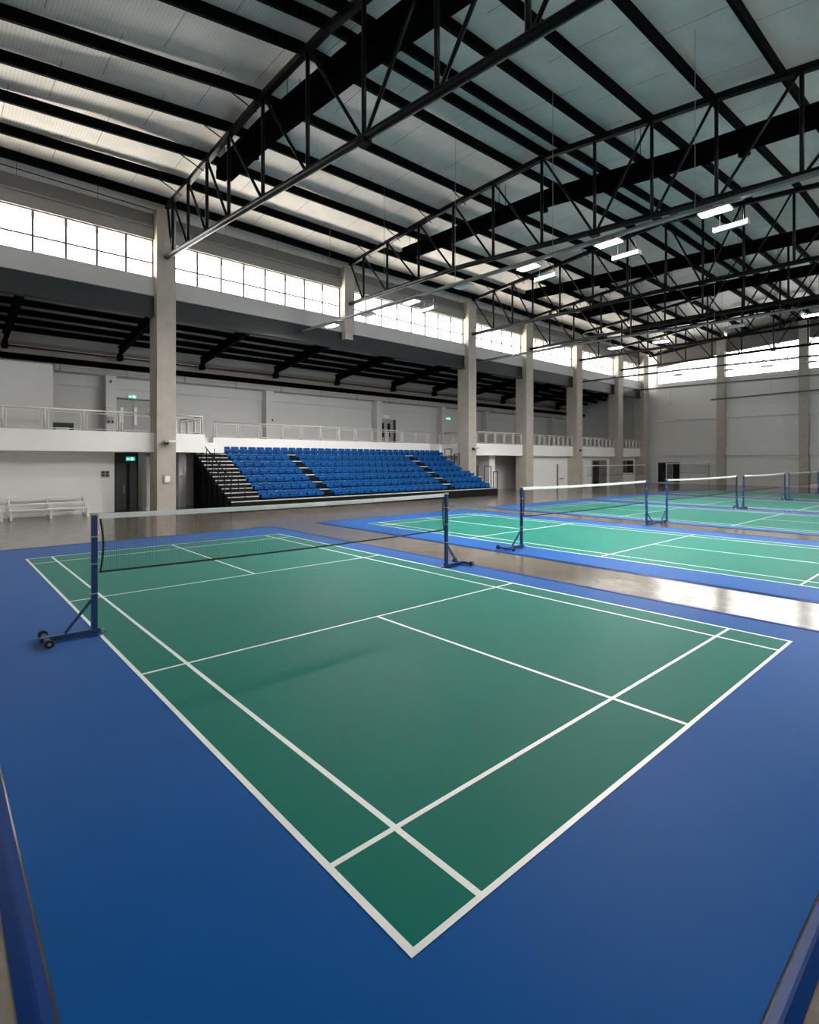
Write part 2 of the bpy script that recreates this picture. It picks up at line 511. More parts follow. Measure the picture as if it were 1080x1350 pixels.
# insulated closure from the wall head up to the roof sheet
m = MB()
vv = [VN + (VE - VN) * i / 60 for i in range(61)]
for c, d in zip(vv[:-1], vv[1:]):
    m.hexa([(UW + .32, c, 13.2), (UW + .4, c, 13.2), (UW + .4, d, 13.2), (UW + .32, d, 13.2)],
           [(UW + .32, c, ztop(25.7, c) + .49), (UW + .4, c, ztop(25.7, c) + .49), (UW + .4, d, ztop(25.7, d) + .49), (UW + .32, d, ztop(25.7, d) + .49)])
m.build('wall_left', M['roof'], kind='structure')
# thin conduit under the eaves
MB().tube((25.12, VN, 13.50), (25.12, 5.35, 13.36), .02, 6).build('trim_3', M['purlin'], kind='structure')

wn = 0
def window_run(u, a, b_, side):
    """a strip window, two rows of panes, in the wall at depth u from v=a to v=b_"""
    global wn
    wn += 1
    z0, z1, zt = 10.45, 12.15, 11.13
    um = u + .14 * side
    w = thing(f'window_{wn}', 'x', 'x', (um, (a + b_) / 2, z0))
    del w['label']; del w['category']; w['kind'] = 'structure'
    n = max(3, round((b_ - a) / 1.07))
    m = MB()
    for z in (z0 + .025, z1 - .025):
        m.box(um - .03, um + .03, a, b_, z - .025, z + .025)
    for e in (a + .025, b_ - .025):
        m.box(um - .03, um + .03, e - .025, e + .025, z0, z1)
    for i in range(1, n):
        c = a + (b_ - a) * i / n
        m.box(um - .028, um + .028, c - .04, c + .04, z0 + .05, z1 - .05)
    m.box(um - .026, um + .026, a + .05, b_ - .05, zt - .036, zt + .036)
    m.build('window_frame', M['frame'], w)
    MB().quad((um, a + .03, z0 + .03), (um, b_ - .03, z0 + .03), (um, b_ - .03, z1 - .03), (um, a + .03, z1 - .03)).build('glazing', M['glass'], w)
    return um
WINS = []
for a, b_ in SEG2:
    WINS.append((window_run(UW, a, b_, 1), a, b_, 1))

# wall on the camera's side: same strip windows, plain below
RS = [(VN, 14.75), (15.36, 30.66), (31.5, VE)]
MB().box(UR - .3, UR, VN, VE, 0, 10.45).build('wall_right', M['white_paint'], kind='structure')
MB().box(UR - .3, UR, VN, VE, 12.15, 14.4).build('wall_right', M['white_paint'], kind='structure')
for a, b_ in ((14.75, 15.36), (30.66, 31.5)):
    MB().box(UR - .3, UR, a, b_, 10.45, 12.15).build('wall_right', M['concrete'], kind='structure')
for a, b_ in RS:
    WINS.append((window_run(UR, a, b_, -1), a, b_, -1))
MB().box(UR - .3, 34.3, VN - .3, VN, 0, 14.6).build('wall_near', M['white_paint'], kind='structure')

# ------------------------------------------------------------------ end wall
EC = [(17.42, 18.16), (10.42, 11.16), (3.42, 4.16), (-3.7, -3.1)]
def etop(u):                     # sloping head of the end wall windows
    return lerp_tab([24.5, 17.3, 10.85, 3.8, -3.7], [12.0, 12.68, 13.0, 12.6, 12.1], u)
for a, b_ in EC:
    o = MB().box(a, b_, VE - .55, VE, 0, ztop((a + b_) / 2, VE) + .3).build('concrete_column', M['concrete'], kind='structure')
for k, (a, b_) in enumerate([(18.16, 24.5), (11.16, 17.42), (4.16, 10.42), (-3.1, 3.42)]):
    m = MB()
    m.box(a, b_, VE, VE + .3, 0, 10.28)
    m.box(a, b_, VE - .20, VE, 2.82, 3.55)
    m.box(a, b_, VE - .20, VE, 6.40, 6.95)
    m.box(a, b_, VE - .12, VE, 9.95, 10.28)
    m.build('wall_far', M['end_paint'], kind='structure')
    m = MB()
    m.hexa([(a, VE, etop(a)), (b_, VE, etop(b_)), (b_, VE + .3, etop(b_)), (a, VE + .3, etop(a))],
           [(a, VE, ztop(a, VE) + .5), (b_, VE, ztop(b_, VE) + .5), (b_, VE + .3, ztop(b_, VE) + .5), (a, VE + .3, ztop(a, VE) + .5)])
    m.build('wall_far', M['lintel'], kind='structure')
    wn += 1
    vm = VE + .14
    w = thing(f'window_{wn}', 'x', 'x', ((a + b_) / 2, vm, 10.28)); del w['label']; del w['category']; w['kind'] = 'structure'
    m = MB()
    n = 6
    m.box(a, b_, vm - .03, vm + .03, 10.28, 10.33)
    for i in range(n + 1):
        c = a + (b_ - a) * i / n
        c = min(max(c, a + .025), b_ - .025)
        m.box(c - .03, c + .03, vm - .028, vm + .028, 10.33, etop(c) - .03)
    m.bar((a, vm, etop(a) - .025), (b_, vm, etop(b_) - .025), .06, .05)
    m.box(a, b_, vm - .02, vm + .02, 11.13, 11.17)
    m.build('window_frame', M['frame'], w)
    MB().quad((a + .02, vm, 10.3), (b_ - .02, vm, 10.3), (b_ - .02, vm, etop(b_) - .02), (a + .02, vm, etop(a) - .02)).build('glazing', M['glass'], w)
MB().box(24.5, 34.3, VE, VE + .3, 0, 14.2).build('wall_far', M['end_paint'], kind='structure')
MB().box(25.7, 34.0, VE - .06, VE, 6.40, 6.95).build('trim_4', M['end_paint'], kind='structure')

m = MB()
for a, b_ in zip(UK[1:-1], UK[2:]):
    m.bar((a, VE - .66, ztop(a, VE) - .02), (max(b_, -3.6), VE - .66, ztop(b_, VE) - .02), .14, .24)
tag(m.build('end_rafter', M['truss']), 'black sloping rafter along the top of the end wall above its windows', 'roof beam')

# ------------------------------------------------------------------ mezzanine: balcony, back wall, lower roof
UB = 34.0
def zlow(u):                      # underside of the lower roof sheet
    return 9.85 - (u - UW) * .115
m = MB().hexa([(UW + .3, VN, zlow(UW + .3)), (UB + .3, VN, zlow(UB + .3)), (UB + .3, VE, zlow(UB + .3)), (UW + .3, VE, zlow(UW + .3))],
              [(UW + .3, VN, zlow(UW + .3) + .12), (UB + .3, VN, zlow(UB + .3) + .12), (UB + .3, VE, zlow(UB + .3) + .12), (UW + .3, VE, zlow(UW + .3) + .12)])
m.build('ceiling_lower', M['low_sheet'], kind='structure')
# its weather side, a pale metal sheet in the open air below the strip windows
MB().hexa([(UW + .3, VN, zlow(UW + .3) + .13), (37.0, VN, zlow(37.0) + .13), (37.0, VE, zlow(37.0) + .13), (UW + .3, VE, zlow(UW + .3) + .13)],
          [(UW + .3, VN, zlow(UW + .3) + .17), (37.0, VN, zlow(37.0) + .17), (37.0, VE, zlow(37.0) + .17), (UW + .3, VE, zlow(UW + .3) + .17)]).build('roof_lower', M['outer_roof'], kind='structure')
for i in range(6):
    u = 26.55 + i * 1.3
    o = MB().box(u - .05, u + .05, VN, VE - .05, zlow(u) - .29, zlow(u) - .015).build('lower_roof_purlin', M['purlin'])
    tag(o, f'dark purlin under the lower roof, {ORD[i]} one back from the grandstand beam', 'roof beam', 'lower roof purlins')
RV = [1.0, 5.77, 10.0, 14.6, 19.2, 24.2, 28.5, 32.8, 37.2, 41.5, 46.0]
for i, v in enumerate(RV):
    m = MB()
    for (za, zb, wd) in ((.52, .52, .03),):
        pass
    def zr(u): return zlow(u) - .32
    ua, ub = 25.72, 33.55
    m.hexa([(ua, v - .02, zr(ua) - .5), (ub, v - .02, zr(ub) - .42), (ub, v + .02, zr(ub) - .42), (ua, v + .02, zr(ua) - .5)],
           [(ua, v - .02, zr(ua)), (ub, v - .02, zr(ub)), (ub, v + .02, zr(ub)), (ua, v + .02, zr(ua))])
    for off in (0, -.5):
        o2 = off if off == 0 else -.42
        m.hexa([(ua, v - .1, zr(ua) + off - .02), (ub, v - .1, zr(ub) + o2 - .02), (ub, v + .1, zr(ub) + o2 - .02), (ua, v + .1, zr(ua) + off - .02)],
               [(ua, v - .1, zr(ua) + off), (ub, v - .1, zr(ub) + o2), (ub, v + .1, zr(ub) + o2), (ua, v + .1, zr(ua) + off)])
    m.box(ub - .5, ub, v - .11, v + .11, zr(ub) - .75, zr(ub) - .45)
    o = m.build('lower_roof_rafter', M['purlin'])
    tag(o, f'black sloping rafter under the lower roof, {ORD[i]} from the camera end', 'roof beam', 'lower roof rafters')

MB().box(UB, UB + .3, VN, VE, 0, 8.95).build('wall_back', M['grey_paint'], kind='structure')
# down-stand beam, clerestory louvre, dark gutter and upper render strip on the back wall
m = MB().box(UB - .12, UB, VN, VE, 6.32, 6.92)
m.build('trim_5', M['grey_paint'], kind='structure')
MB().box(UB - .10, UB, VN, VE, 7.62, 8.35).build('trim_6', M['pink_wall'], kind='structure')
o = MB().box(UB - .62, UB - .14, VN, VE - .05, 7.42, 7.66).build('cable_duct', M['duct'])
tag(o, 'thick black duct along the back wall above the balcony doors', 'duct')
t = thing('louvre_strip', 'pale louvre strip under the black duct on the balcony back wall', 'vent', (UB - .2, VN, 6.93))
MB().box(UB - .18, UB - .125, VN + 9, VE - .05, 6.93, 7.05).build('lower_rail', M['frame'], t)
m = MB()
for i in range(3):
    z = 7.10 + i * .11
    m.bar((UB - .2, VN + 9, z), (UB - .2, VE - .05, z), .12, .018, up=(.6, 0, 1))
m.build('louvre_blade', M['aluminium'], t)
for i in range(16):
    v = VN + 9.2 + i * 3.0
    MB().box(UB - .22, UB - .16, v - .03, v + .03, 6.93, 7.42).build('bracket', M['frame'], t)
o = MB().tube((UB - .25, VN, 8.08), (UB - .25, VE - .05, 8.08), .055, 10).build('wall_mounted_pipe', M['red_pipe'], smooth=True)
tag(o, 'thin red-brown pipe along the balcony back wall under the lower roof', 'pipe')
for i, v in enumerate([-3.6, 5.35, 14.17, 22.84, 29.55, 35.0, 39.9, 45.2]):
    MB().box(UB - .75, UB, v - .24, v + .24, 3.55, 6.95).build('pilaster_column', M['grey_paint'], kind='structure')

# balcony slab: front strips with a recess behind the grandstand
def slab(u0, u1, a, b_):
    MB().box(u0, u1, a, b_, 2.70, 3.55).build('balcony_slab', M['white_paint'], kind='structure')
slab(UW - .05, UB, VN, 5.40); slab(26.0, UB, 5.40, 6.15); slab(UW - .05, UB, 6.15, 7.5)
slab(28.9, UB, 7.5, 8.95); slab(28.4, UB, 8.95, 23.9); slab(28.9, UB, 23.9, 25.45)
for a, b_ in ((25.45, 30.66), (31.5, 37.45), (38.3, 44.35), (45.22, 49.35)):
    slab(UW - .05, UB, a, b_)
for a, b_ in ((30.66, 31.5), (37.45, 38.3), (44.35, 45.22), (49.35, VE)):
    slab(26.0, UB, a, b_)
MB().box(26.9, 28.9, 7.5, 8.95, 2.70, 3.22).build('balcony_slab', M['white_paint'], kind='structure')
# room standing on the balcony beyond the benches
MB().box(27.0, UB, VN, 2.07, 3.55, 6.36).build('wall_upper', M['grey_paint'], kind='structure')

# ground-floor walls under the balcony
MB().box(27.0, 27.2, VN, 4.25, 0, 2.70).build('wall_lower', M['white_paint'], kind='structure')
MB().box(27.2, 28.6, 4.05, 4.25, 0, 2.70).build('wall_lower', M['white_paint'], kind='structure')
MB().box(28.5, 28.7, 4.25, 28.0, 0, 2.70).build('wall_lower', M['grey_paint'], kind='structure')
MB().box(27.0, 28.5, 5.50, 5.98, 0, 2.70).build('wall_lower', M['white_paint'], kind='structure')
MB().box(27.6, 28.5, 7.05, 7.4, 0, 2.70).build('wall_lower', M['grey_paint'], kind='structure')
MB().box(26.2, 28.5, 27.85, 28.5, 0, 2.70).build('wall_lower', M['white_paint'], kind='structure')
MB().box(28.0, 28.2, 28.5, 38.0, 0, 2.70).build('wall_lower', M['grey_paint'], kind='structure')
for a, b_ in ((31.5, 37.45), (38.3, 44.35), (45.22, 49.35)):
    MB().box(25.9, 26.1, a, b_, 0, 2.70).build('wall_lower', M['white_paint'], kind='structure')

# ------------------------------------------------------------------ doors, signs and boxes under and on the balcony
t = thing('door_1', 'x', 'x', (28.42, 5.0, 0)); del t['label']; del t['category']; t['kind'] = 'structure'
MB().box(28.40, 28.5, 4.26, 5.495, 2.2, 2.7).box(28.40, 28.5, 4.26, 4.58, 0, 2.2).box(28.40, 28.5, 5.44, 5.495, 0, 2.2).build('door_frame', M['door_dark'], t)
MB().box(28.44, 28.49, 4.58, 5.02, 0, 2.2).build('door_leaf', M['door'], t)
MB().box(28.44, 28.49, 5.16, 5.44, 0, 2.2).build('door_leaf', M['door'], t)
MB().box(28.45, 28.49, 5.02, 5.16, 0, 2.2).build('door_stile', M['black'], t)
MB().box(28.40, 28.44, 4.90, 4.95, .75, 1.15).build('door_handle', M['steel_bit'], t)

def exit_sign(u, v, z, w, h, label, faces=-1):
    t = thing('exit_sign', label, 'sign', (u, v, z), 'green exit signs')
    MB().box(u - .05, u, v - w / 2, v + w / 2, z - h / 2, z + h / 2).build('sign_box', M['exit'], t)
    f = u - .054
    # running figure and arrow, pale on green
    m = MB()
    m.box(f, f + .003, v - w * .38, v - w * .05, z - h * .06, z + h * .06)
    m.box(f, f + .003, v - w * .40, v - w * .30, z - h * .18, z + h * .18)
    m.box(f, f + .003, v + w * .06, v + w * .12, z - h * .28, z + h * .30)
    m.box(f, f + .003, v + w * .17, v + w * .25, z + h * .12, z + h * .34)
    m.box(f, f + .003, v + w * .12, v + w * .34, z - h * .02, z + h * .08)
    m.bar((f + .0015, v + w * .2, z), (f + .0015, v + w * .12, z - h * .34), h * .1, .003, up=(1, 0, 0))
    m.bar((f + .0015, v + w * .22, z), (f + .0015, v + w * .36, z - h * .3), h * .1, .003, up=(1, 0, 0))
    m.build('sign_symbol', M['exit_white'], t)
exit_sign(28.39, 5.17, 2.40, .36, .2, 'lit green exit sign over the dark doors under the balcony')
exit_sign(33.87, 6.48, 5.95, .42, .22, 'lit green exit sign over the grey double door up on the balcony')
exit_sign(33.87, 30.55, 6.05, .6, .24, 'pale green exit sign on the balcony wall beside the second tall column')

t = thing('door_2', 'x', 'x', (33.95, 6.5, 3.55)); del t['label']; del t['category']; t['kind'] = 'structure'
MB().box(33.90, 34, 5.60, 5.68, 3.55, 5.85).box(33.90, 34, 7.38, 7.46, 3.55, 5.85).box(33.90, 34, 5.68, 7.38, 5.76, 5.85).build('door_frame', M['door_dark'], t)
for a, b_ in ((5.68, 6.50), (6.53, 7.38)):
    MB().box(33.94, 33.99, a, b_, 3.55, 5.76).build('door_leaf', M['door_up'], t)
for v, z0, z1 in ((5.98, 4.47, 5.31), (6.64, 4.37, 5.36)):
    MB().box(33.89, 33.94, v - .07, v + .07, z0, z1).build('push_plate', M['white_box'], t)
MB().box(33.90, 33.99, 7.38, 7.5, 3.55, 5.85).build('door_jamb', M['black'], t)

t = thing('door_3', 'x', 'x', (33.95, 23.9, 3.55)); del t['label']; del t['category']; t['kind'] = 'structure'
MB().box(33.90, 33.99, 23.14, 24.62, 3.55, 5.62).build('door_leaf', M['door_up'], t)
for a, b_ in ((23.45, 23.72), (24.05, 24.32)):
    for z0, z1 in ((4.2, 4.55), (4.65, 5.3)):
        MB().box(33.885, 33.90, a, b_, z0, z1).build('door_glass', M['dark_glass'], t)
MB().box(33.88, 33.99, 24.64, 24.86, 3.55, 5.62).build('door_jamb', M['black'], t)
o = MB().box(33.93, 34, 23.6, 24.3, 5.72, 5.98).build('notice_sign', M['white_box'])
tag(o, 'small pale plate on the wall over the glazed balcony door', 'sign')
for (z, v, s, lab) in ((5.18, 5.23, .11, 'small white box on the balcony pilaster beside the grey double door, upper one'),
                       (4.5, 5.30, .3, 'larger pale box with two dark sockets low on the balcony pilaster')):
    t = thing('wall_box', lab, 'wall box', (33.24, v, z - s / 2))
    MB().box(33.15, 33.248, v - s / 2, v + s / 2, z - s / 2, z + s * .7).build('box_body', M['white_box'] if s < .2 else M['grey_box'], t, bevel=.01)
    if s > .2:
        for dv in (-.09, .09):
            MB().box(33.13, 33.15, v + dv - .055, v + dv + .055, z - .13, z - .01).build('socket', M['black'], t)
    else:
        MB().box(33.14, 33.15, v - .03, v + .03, z - .03, z + .03).build('call_button', M['black'], t)
for v, z in ((5.35, 6.62), (14.35, 5.0)):
    o = MB().box(33.17, 33.248, v - .07, v + .01, z - .06, z + .08).build('wall_speaker', M['black'], bevel=.01)
    tag(o, 'tiny black speaker high on the balcony pilaster beside the exit sign' if v < 10 else 'tiny black speaker on the balcony pilaster behind the grandstand', 'speaker')

t = thing('storage_bench', 'low black bench on the balcony floor beyond the railing', 'bench', (27.6, 2.4, 3.55))
MB().box(27.3, 27.9, 2.12, 2.82, 3.78, 3.95).build('bench_seat', M['black'], t)
for v in (2.16, 2.78):
    MB().box(27.32, 27.88, v - .04, v + .04, 3.55, 3.78).build('bench_leg', M['black'], t)

t = thing('wall_sign', 'small dark two-row plaque on the white wall above the bleacher benches', 'sign', (26.98, 3.9, 1.6))
MB().box(26.975, 26.998, 3.74, 4.06, 1.56, 1.86).build('plaque_board', M['grey_box'], t)
for z in (1.62, 1.74):
    for v in (3.77, 3.92):
        MB().box(26.968, 26.975, v, v + .11, z, z + .09).build('plaque_tile', M['black'], t)

def floodlight(u, v, z, lab):
    t = thing('wall_floodlight', lab, 'light', (u, v, z), 'column floodlights')
    MB().box(u - .08, u - .004, v - .08, v + .08, z - .12, z + .05).build('mount_bracket', M['black'], t)
    MB().bar((u - .06, v, z - .02), (u - .28, v + .05, z + .02), .05, .05).build('arm', M['black'], t)
    MB().hexa([(u - .22, v - .12, z - .03), (u - .62, v - .06, z - .02), (u - .62, v + .34, z - .02), (u - .22, v + .28, z - .03)],
              [(u - .22, v - .12, z + .10), (u - .62, v - .06, z + .06), (u - .62, v + .34, z + .06), (u - .22, v + .28, z + .10)]).build('lamp_head', M['white_box'], t, bevel=.015)
floodlight(24.9, 5.76, 3.14, 'small floodlight on the first tall column at balcony height')
floodlight(24.9, 24.85, 3.18, 'small floodlight on the column at the far end of the grandstand')
floodlight(24.9, 37.9, 3.25, 'small floodlight on the fourth tall column')
t = thing('switch_box', 'square white switch box with papers on the first tall column', 'wall box', (24.87, 5.8, 1.3))
MB().box(24.84, 24.897, 5.64, 5.94, 1.30, 1.68).build('box_body', M['grey_box'], t, bevel=.008)
MB().box(24.832, 24.84, 5.70, 5.90, 1.36, 1.64).build('paper_notice', M['white_box'], t)

# service door, glazed doors and dark window in the white walls past the grandstand
t = thing('door_4', 'x', 'x', (25.88, 36.2, 0)); del t['label']; del t['category']; t['kind'] = 'structure'
MB().box(25.85, 25.90, 35.88, 36.06, 0, 2.0).build('door_post', M['door'], t)
MB().box(25.87, 25.90, 36.06, 37.2, 0, 2.0).build('door_leaf', M['white_paint'], t)
MB().box(25.80, 25.87, 36.25, 36.75, .72, .80).build('door_handle', M['door'], t)
def glazed(name, a, b_, z0, z1, parts):
    t = thing(name, 'x', 'x', (25.88, (a + b_) / 2, z0)); del t['label']; del t['category']; t['kind'] = 'structure'
    m = MB()
    m.box(25.84, 25.90, a, b_, z1, z1 + .08)
    n = len(parts)
    for c in [a] + [p[0] for p in parts[1:]] + [b_]:
        m.box(25.84, 25.90, c - .05, c + .05, z0, z1)
    m.build('door_frame', M['frame'], t)
    for p, q, mt in parts:
        MB().box(25.86, 25.885, p + .05, q - .05, z0 + .03, z1).build('door_glass', M[mt], t)
glazed('door_5', 41.35, 43.75, 0, 2.28, [(41.35, 42.5, 'dark_glass'), (42.5, 43.75, 'door')])
glazed('window_20', 46.4, 48.9, 1.05, 2.28, [(46.4, 47.5, 'door_dark'), (47.5, 48.9, 'dark_glass')])
t = thing('door_6', 'x', 'x', (24, VE - .05, 0)); del t['label']; del t['category']; t['kind'] = 'structure'
MB().box(22.0, 24.4, VE - .02, VE, 2.05, 2.15).build('door_frame', M['frame'], t)
for a, b_ in ((23.45, 24.35), (22.05, 22.75)):
    MB().box(a, b_, VE - .03, VE - .002, .1, 2.05).build('door_glass', M['dark_glass'], t)
MB().box(22.8, 23.4, VE - .03, VE - .002, .1, 2.05).build('door_leaf', M['door'], t)

t = thing('handrail', 'pale tubular handrail standing at the far end of the grandstand', 'railing', (25.3, 27.6, 0))
for a, b_ in ((26.5, 27.2), (27.45, 27.9)):
    m = MB(); m.path([(25.4, a, 0), (25.4, a, 1.9 if a < 27 else 1.5), (25.4, b_, 1.9 if a < 27 else 1.5), (25.4, b_, 0)], .03)
    m.build('rail_frame', M['stand_black'], t)
MB().box(26.6, 26.66, 26.6, 27.15, .45, 1.95).build('rail_panel', M['door_dark'], t)

# ------------------------------------------------------------------ balcony railings
def railing(lab, p, q, n, z=3.55, h=.84, mt='stainless', group='balcony railings'):
    """p, q = (u, v) ends; n frames side by side under one handrail"""
    t = thing('balcony_railing', lab, 'railing', (p[0], p[1], z), group)
    MB().tube((p[0], p[1], z + h), (q[0], q[1], z + h), .036, 8).build('handrail', M[mt], t, smooth=True)
    for i in range(n + 1):
        f = i / n
        u, v = p[0] + (q[0] - p[0]) * f, p[1] + (q[1] - p[1]) * f
        MB().tube((u, v, z), (u, v, z + h), .032, 8).build('post', M[mt], t, smooth=True)
    du, dv = (q[0] - p[0]) / n, (q[1] - p[1]) / n
    L = math.hypot(du, dv); eu, ev = du / L * .1, dv / L * .1
    for i in range(n):
        a = (p[0] + du * i + eu, p[1] + dv * i + ev); b_ = (p[0] + du * (i + 1) - eu, p[1] + dv * (i + 1) - ev)
        m = MB()
        m.path([(*a, z + .07), (*a, z + h - .12), (*b_, z + h - .12), (*b_, z + .07), (*a, z + .07)], .023, 6)
        m.build('infill_frame', M[mt], t)
railing('steel railing along the balcony edge above the bleacher benches', (UW + .02, VN + .1), (UW + .02, 5.36), 9)
railing('short steel railing on the balcony edge just past the first tall column', (UW + .02, 6.2), (UW + .02, 7.42), 1)
railing('steel railing running back along the balcony end beside the grandstand', (UW + .12, 7.44), (28.7, 7.44), 3)
railing('long steel railing on the white parapet behind the top row of seats', (28.45, 9.0), (28.45, 23.85), 12)
railing('short steel railing around the balcony gap behind the second tall column', (29.0, 24.0), (29.0, 25.4), 1)
railing('steel railing running back along the balcony beside the second tall column', (28.8, 25.55), (UW + .2, 25.55), 3)
railing('steel railing on the balcony between the second and third tall columns', (UW + .02, 25.65), (UW + .02, 30.6), 5)
railing('steel railing on the balcony between the third and fourth tall columns', (UW + .02, 31.56), (UW + .02, 37.4), 9)
railing('steel railing on the balcony between the fourth and fifth tall columns', (UW + .02, 38.36), (UW + .02, 44.3), 9)
railing('steel railing on the balcony between the fifth tall column and the corner', (UW + .02, 45.28), (UW + .02, 49.3), 6)

# ------------------------------------------------------------------ grandstand
G0, GP, GZ, GR = 22.65, .75, .50, .36      # front, row pitch, first deck height, rise
VL, VA = 7.7, 9.15                         # open stair flight, then seats
SP = .46
A1, A1e = VA + 7 * SP, VA + 7 * SP + .52
A2, A2e = A1e + 17 * SP, A1e + 17 * SP + .62
VRF, VRB = 24.97, 24.38                    # right end of front rows / of rows behind the column
t = thing('grandstand', 'black stepped grandstand carrying the blue seats', 'grandstand', (G0, VL, 0))
for k in range(7):
    u0 = G0 + GP * k; z = GZ + GR * k
    b_ = VRF if k < 3 else VRB
    u1 = u0 + GP - .002
    MB().box(u0, u1, VL, b_, z - .05, z).build('deck', M['stand_black'], t)
    MB().box(u0, u0 + .03, VL + .02, b_ - .02, 0 if k == 0 else z - GR, z - .05).build('riser', M['stand_black'], t)
    MB().box(u0 - .012, u0 - .001, VL, b_, z - .045, z + .004).build('nosing', M['nosing'], t)
    # half steps in the stair flight and in the two aisles
    for a, c in ((VL, VA - .05), (A1 + .03, A1e - .03), (A2 + .03, A2e - .03)):
        if k < 6 and not (k == 5 and a > VL):
            MB().box(u0 + GP * .5, u0 + GP - .014, a, c, z + .003, z + GR * .5).build('half_step', M['stand_black'], t)
            MB().box(u0 + GP * .5 - .012, u0 + GP * .5 - .001, a, c, z + GR * .5 - .04, z + GR * .5 + .003).build('step_nosing', M['nosing'] if a == VL else M['stand_black'], t)
MB().box(G0 - .30, G0 - .02, A1 + .02, A1e - .02, 0, .17).build('floor_step', M['stand_black'], t)
# cross bracing and posts below the stair end, and handrail standards along it
for k in range(7):
    u = G0 + GP * (k + .5); z = GZ + GR * k
    MB().box(u - .03, u + .03, VL + .04, VL + .10, 0, z - .055).build('leg', M['stand_black'], t)
MB().poly([(G0 + .05, 0), (G0 + 7 * GP, 0), (G0 + 7 * GP, GZ + 6 * GR - .06), (G0 + 6 * GP, GZ + 6 * GR - .06), (G0 + .05, GZ - .06)], 'v', VL + .13, VL + .16).build('side_skirt', M['stand_black'], t)
for k in range(7):
    u = G0 + GP * (k + .12); z = GZ + GR * k
    MB().tube((u, VL + .03, z), (u, VL + .03, z + .95), .022, 6).build('rail_post', M['stand_black'], t)
    MB().tube((u + .02, 8.35, z + .0), (u + .02, 8.35, z + .62), .018, 6).build('rail_post', M['stand_black'], t)
MB().tube((G0 + GP * .12, VL + .03, GZ + .95), (G0 + GP * 6.12, VL + .03, GZ + 6 * GR + .95), .024, 6).build('side_handrail', M['stand_black'], t)
MB().tube((G0 + GP * .12, VL + .03, GZ + .5), (G0 + GP * 6.12, VL + .03, GZ + 6 * GR + .5), .018, 6).build('side_handrail', M['stand_black'], t)
# hoop rails at the far end
for ua, ub, k in ((25.75, 26.25, 4), (26.6, 27.3, 5)):
    z = GZ + GR * k
    m = MB()
    m.path([(ua, VRB - .04, z), (ua, VRB - .04, z + .85), (ub, VRB - .04, z + .85), (ub, VRB - .04, z)], .026, 6)
    m.build('end_handrail', M['stand_black'], t)

# one seat, then copies
def seat_proto():
    u, v, z = 0, 0, 0
    r = thing('stadium_seat', 'x', 'seat', (0, 0, 0), 'blue grandstand seats')
    # seat pan: shallow dish with rolled front lip, on a bracket
    m = MB()
    w = .203
    prof = [(-.37, .255), (-.40, .24), (-.41, .20), (-.40, .07), (-.375, .06), (-.37, .19), (-.20, .195), (-.03, .195), (0, .22), (-.03, .228), (-.20, .222), (-.34, .25)]
    m.poly(prof, 'v', -w, w)
    m.build('seat_pan', M['seat'], r, bevel=.006)
    m = MB()
    # backrest: curved shell with rounded upper corners and a hand slot rim
    n = 8
    outl = [(-w, .03), (-w, .355), (-w + .02, .387), (-w + .06, .40), (w - .06, .40), (w - .02, .387), (w, .355), (w, .03)]
    b0 = len(m.v)
    for depth in (0, .035):
        for (c, zz) in outl:
            bow = .035 * (1 - (c / w) ** 2) + (zz - .03) * .08
            m.v.append(W(.0 + depth + bow - .035, c, zz))
    k = len(outl)
    m.f.append(tuple(range(k))); m.f.append(tuple(range(2 * k - 1, k - 1, -1)))
    for i in range(k):
        j = (i + 1) % k
        m.f.append((i, j, k + j, k + i))
    # stiffening ribs on the front face of the shell
    m.box(-.035, -.02, -w + .03, w - .03, .31, .325)
    m.build('backrest', M['seat'], r)
    MB().box(-.24, -.10, -.03, .03, .0, .193).build('seat_bracket', M['stand_black'], r)
    return r
proto = seat_proto()
seats = []
for k in range(7):
    u = G0 + GP * k + .70; z = GZ + GR * k + .001
    vs = []
    if k == 6:
        n = int((VRB - VA) / SP)
        vs = [VA + SP * (i + .5) for i in range(n)]
    else:
        vs += [VA + SP * (i + .5) for i in range(7)] + [A1e + SP * (i + .5) for i in range(17)]
        e = VRF if k < 3 else VRB
        vs += [A2e + SP * (i + .5) for i in range(int((e - A2e) / SP))]
    for i, v in enumerate(vs):
        seats.append((u, v, z, f'blue plastic grandstand seat, {ORD[i]} from the stair end in the {["bottom", "second", "third", "fourth", "fifth", "sixth", "top"][k]} row'))
for i, (u, v, z, lab) in enumerate(seats):
    if i == 0:
        proto.location = W(u, v, z); proto['label'] = lab
    else:
        copy_thing(proto, W(u, v, z), lab)

# ------------------------------------------------------------------ bleacher benches
def bleacher(lab, a, b_):
    t = thing('bleacher_bench', lab, 'bench', (25.5, a, 0), 'aluminium bleacher benches')
    tiers = [(25.50, .40), (25.98, .60), (26.46, .82)]
    for u, z in tiers:
        MB().box(u - .12, u + .12, a, b_, z - .045, z).build('seat_plank', M['aluminium'], t, bevel=.008)
    for u, z in ((25.74, .22), (26.22, .42)):
        MB().box(u - .1, u + .1, a, b_, z - .04, z).build('foot_plank', M['aluminium'], t, bevel=.008)
    n = max(1, round((b_ - a) / 1.3))
    for i in range(n + 1):
        v = a + .1 + (b_ - a - .2) * i / n
        for u, z in tiers:
            MB().box(u - .035, u + .035, v - .035, v + .035, 0, z - .047).build('leg', M['aluminium'], t)
        m = MB()
        m.box(25.42, 26.55, v - .03, v + .03, .03, .09)
        m.bar((25.46, v, .12), (26.44, v, .72), .05, .05)
        m.build('support_frame', M['aluminium'], t)
bleacher('low three-tier aluminium bleacher bench ending beside the first net post', .52, 3.12)
bleacher('low three-tier aluminium bleacher bench farther from the first net post, cut by the picture edge', -3.3, .44)

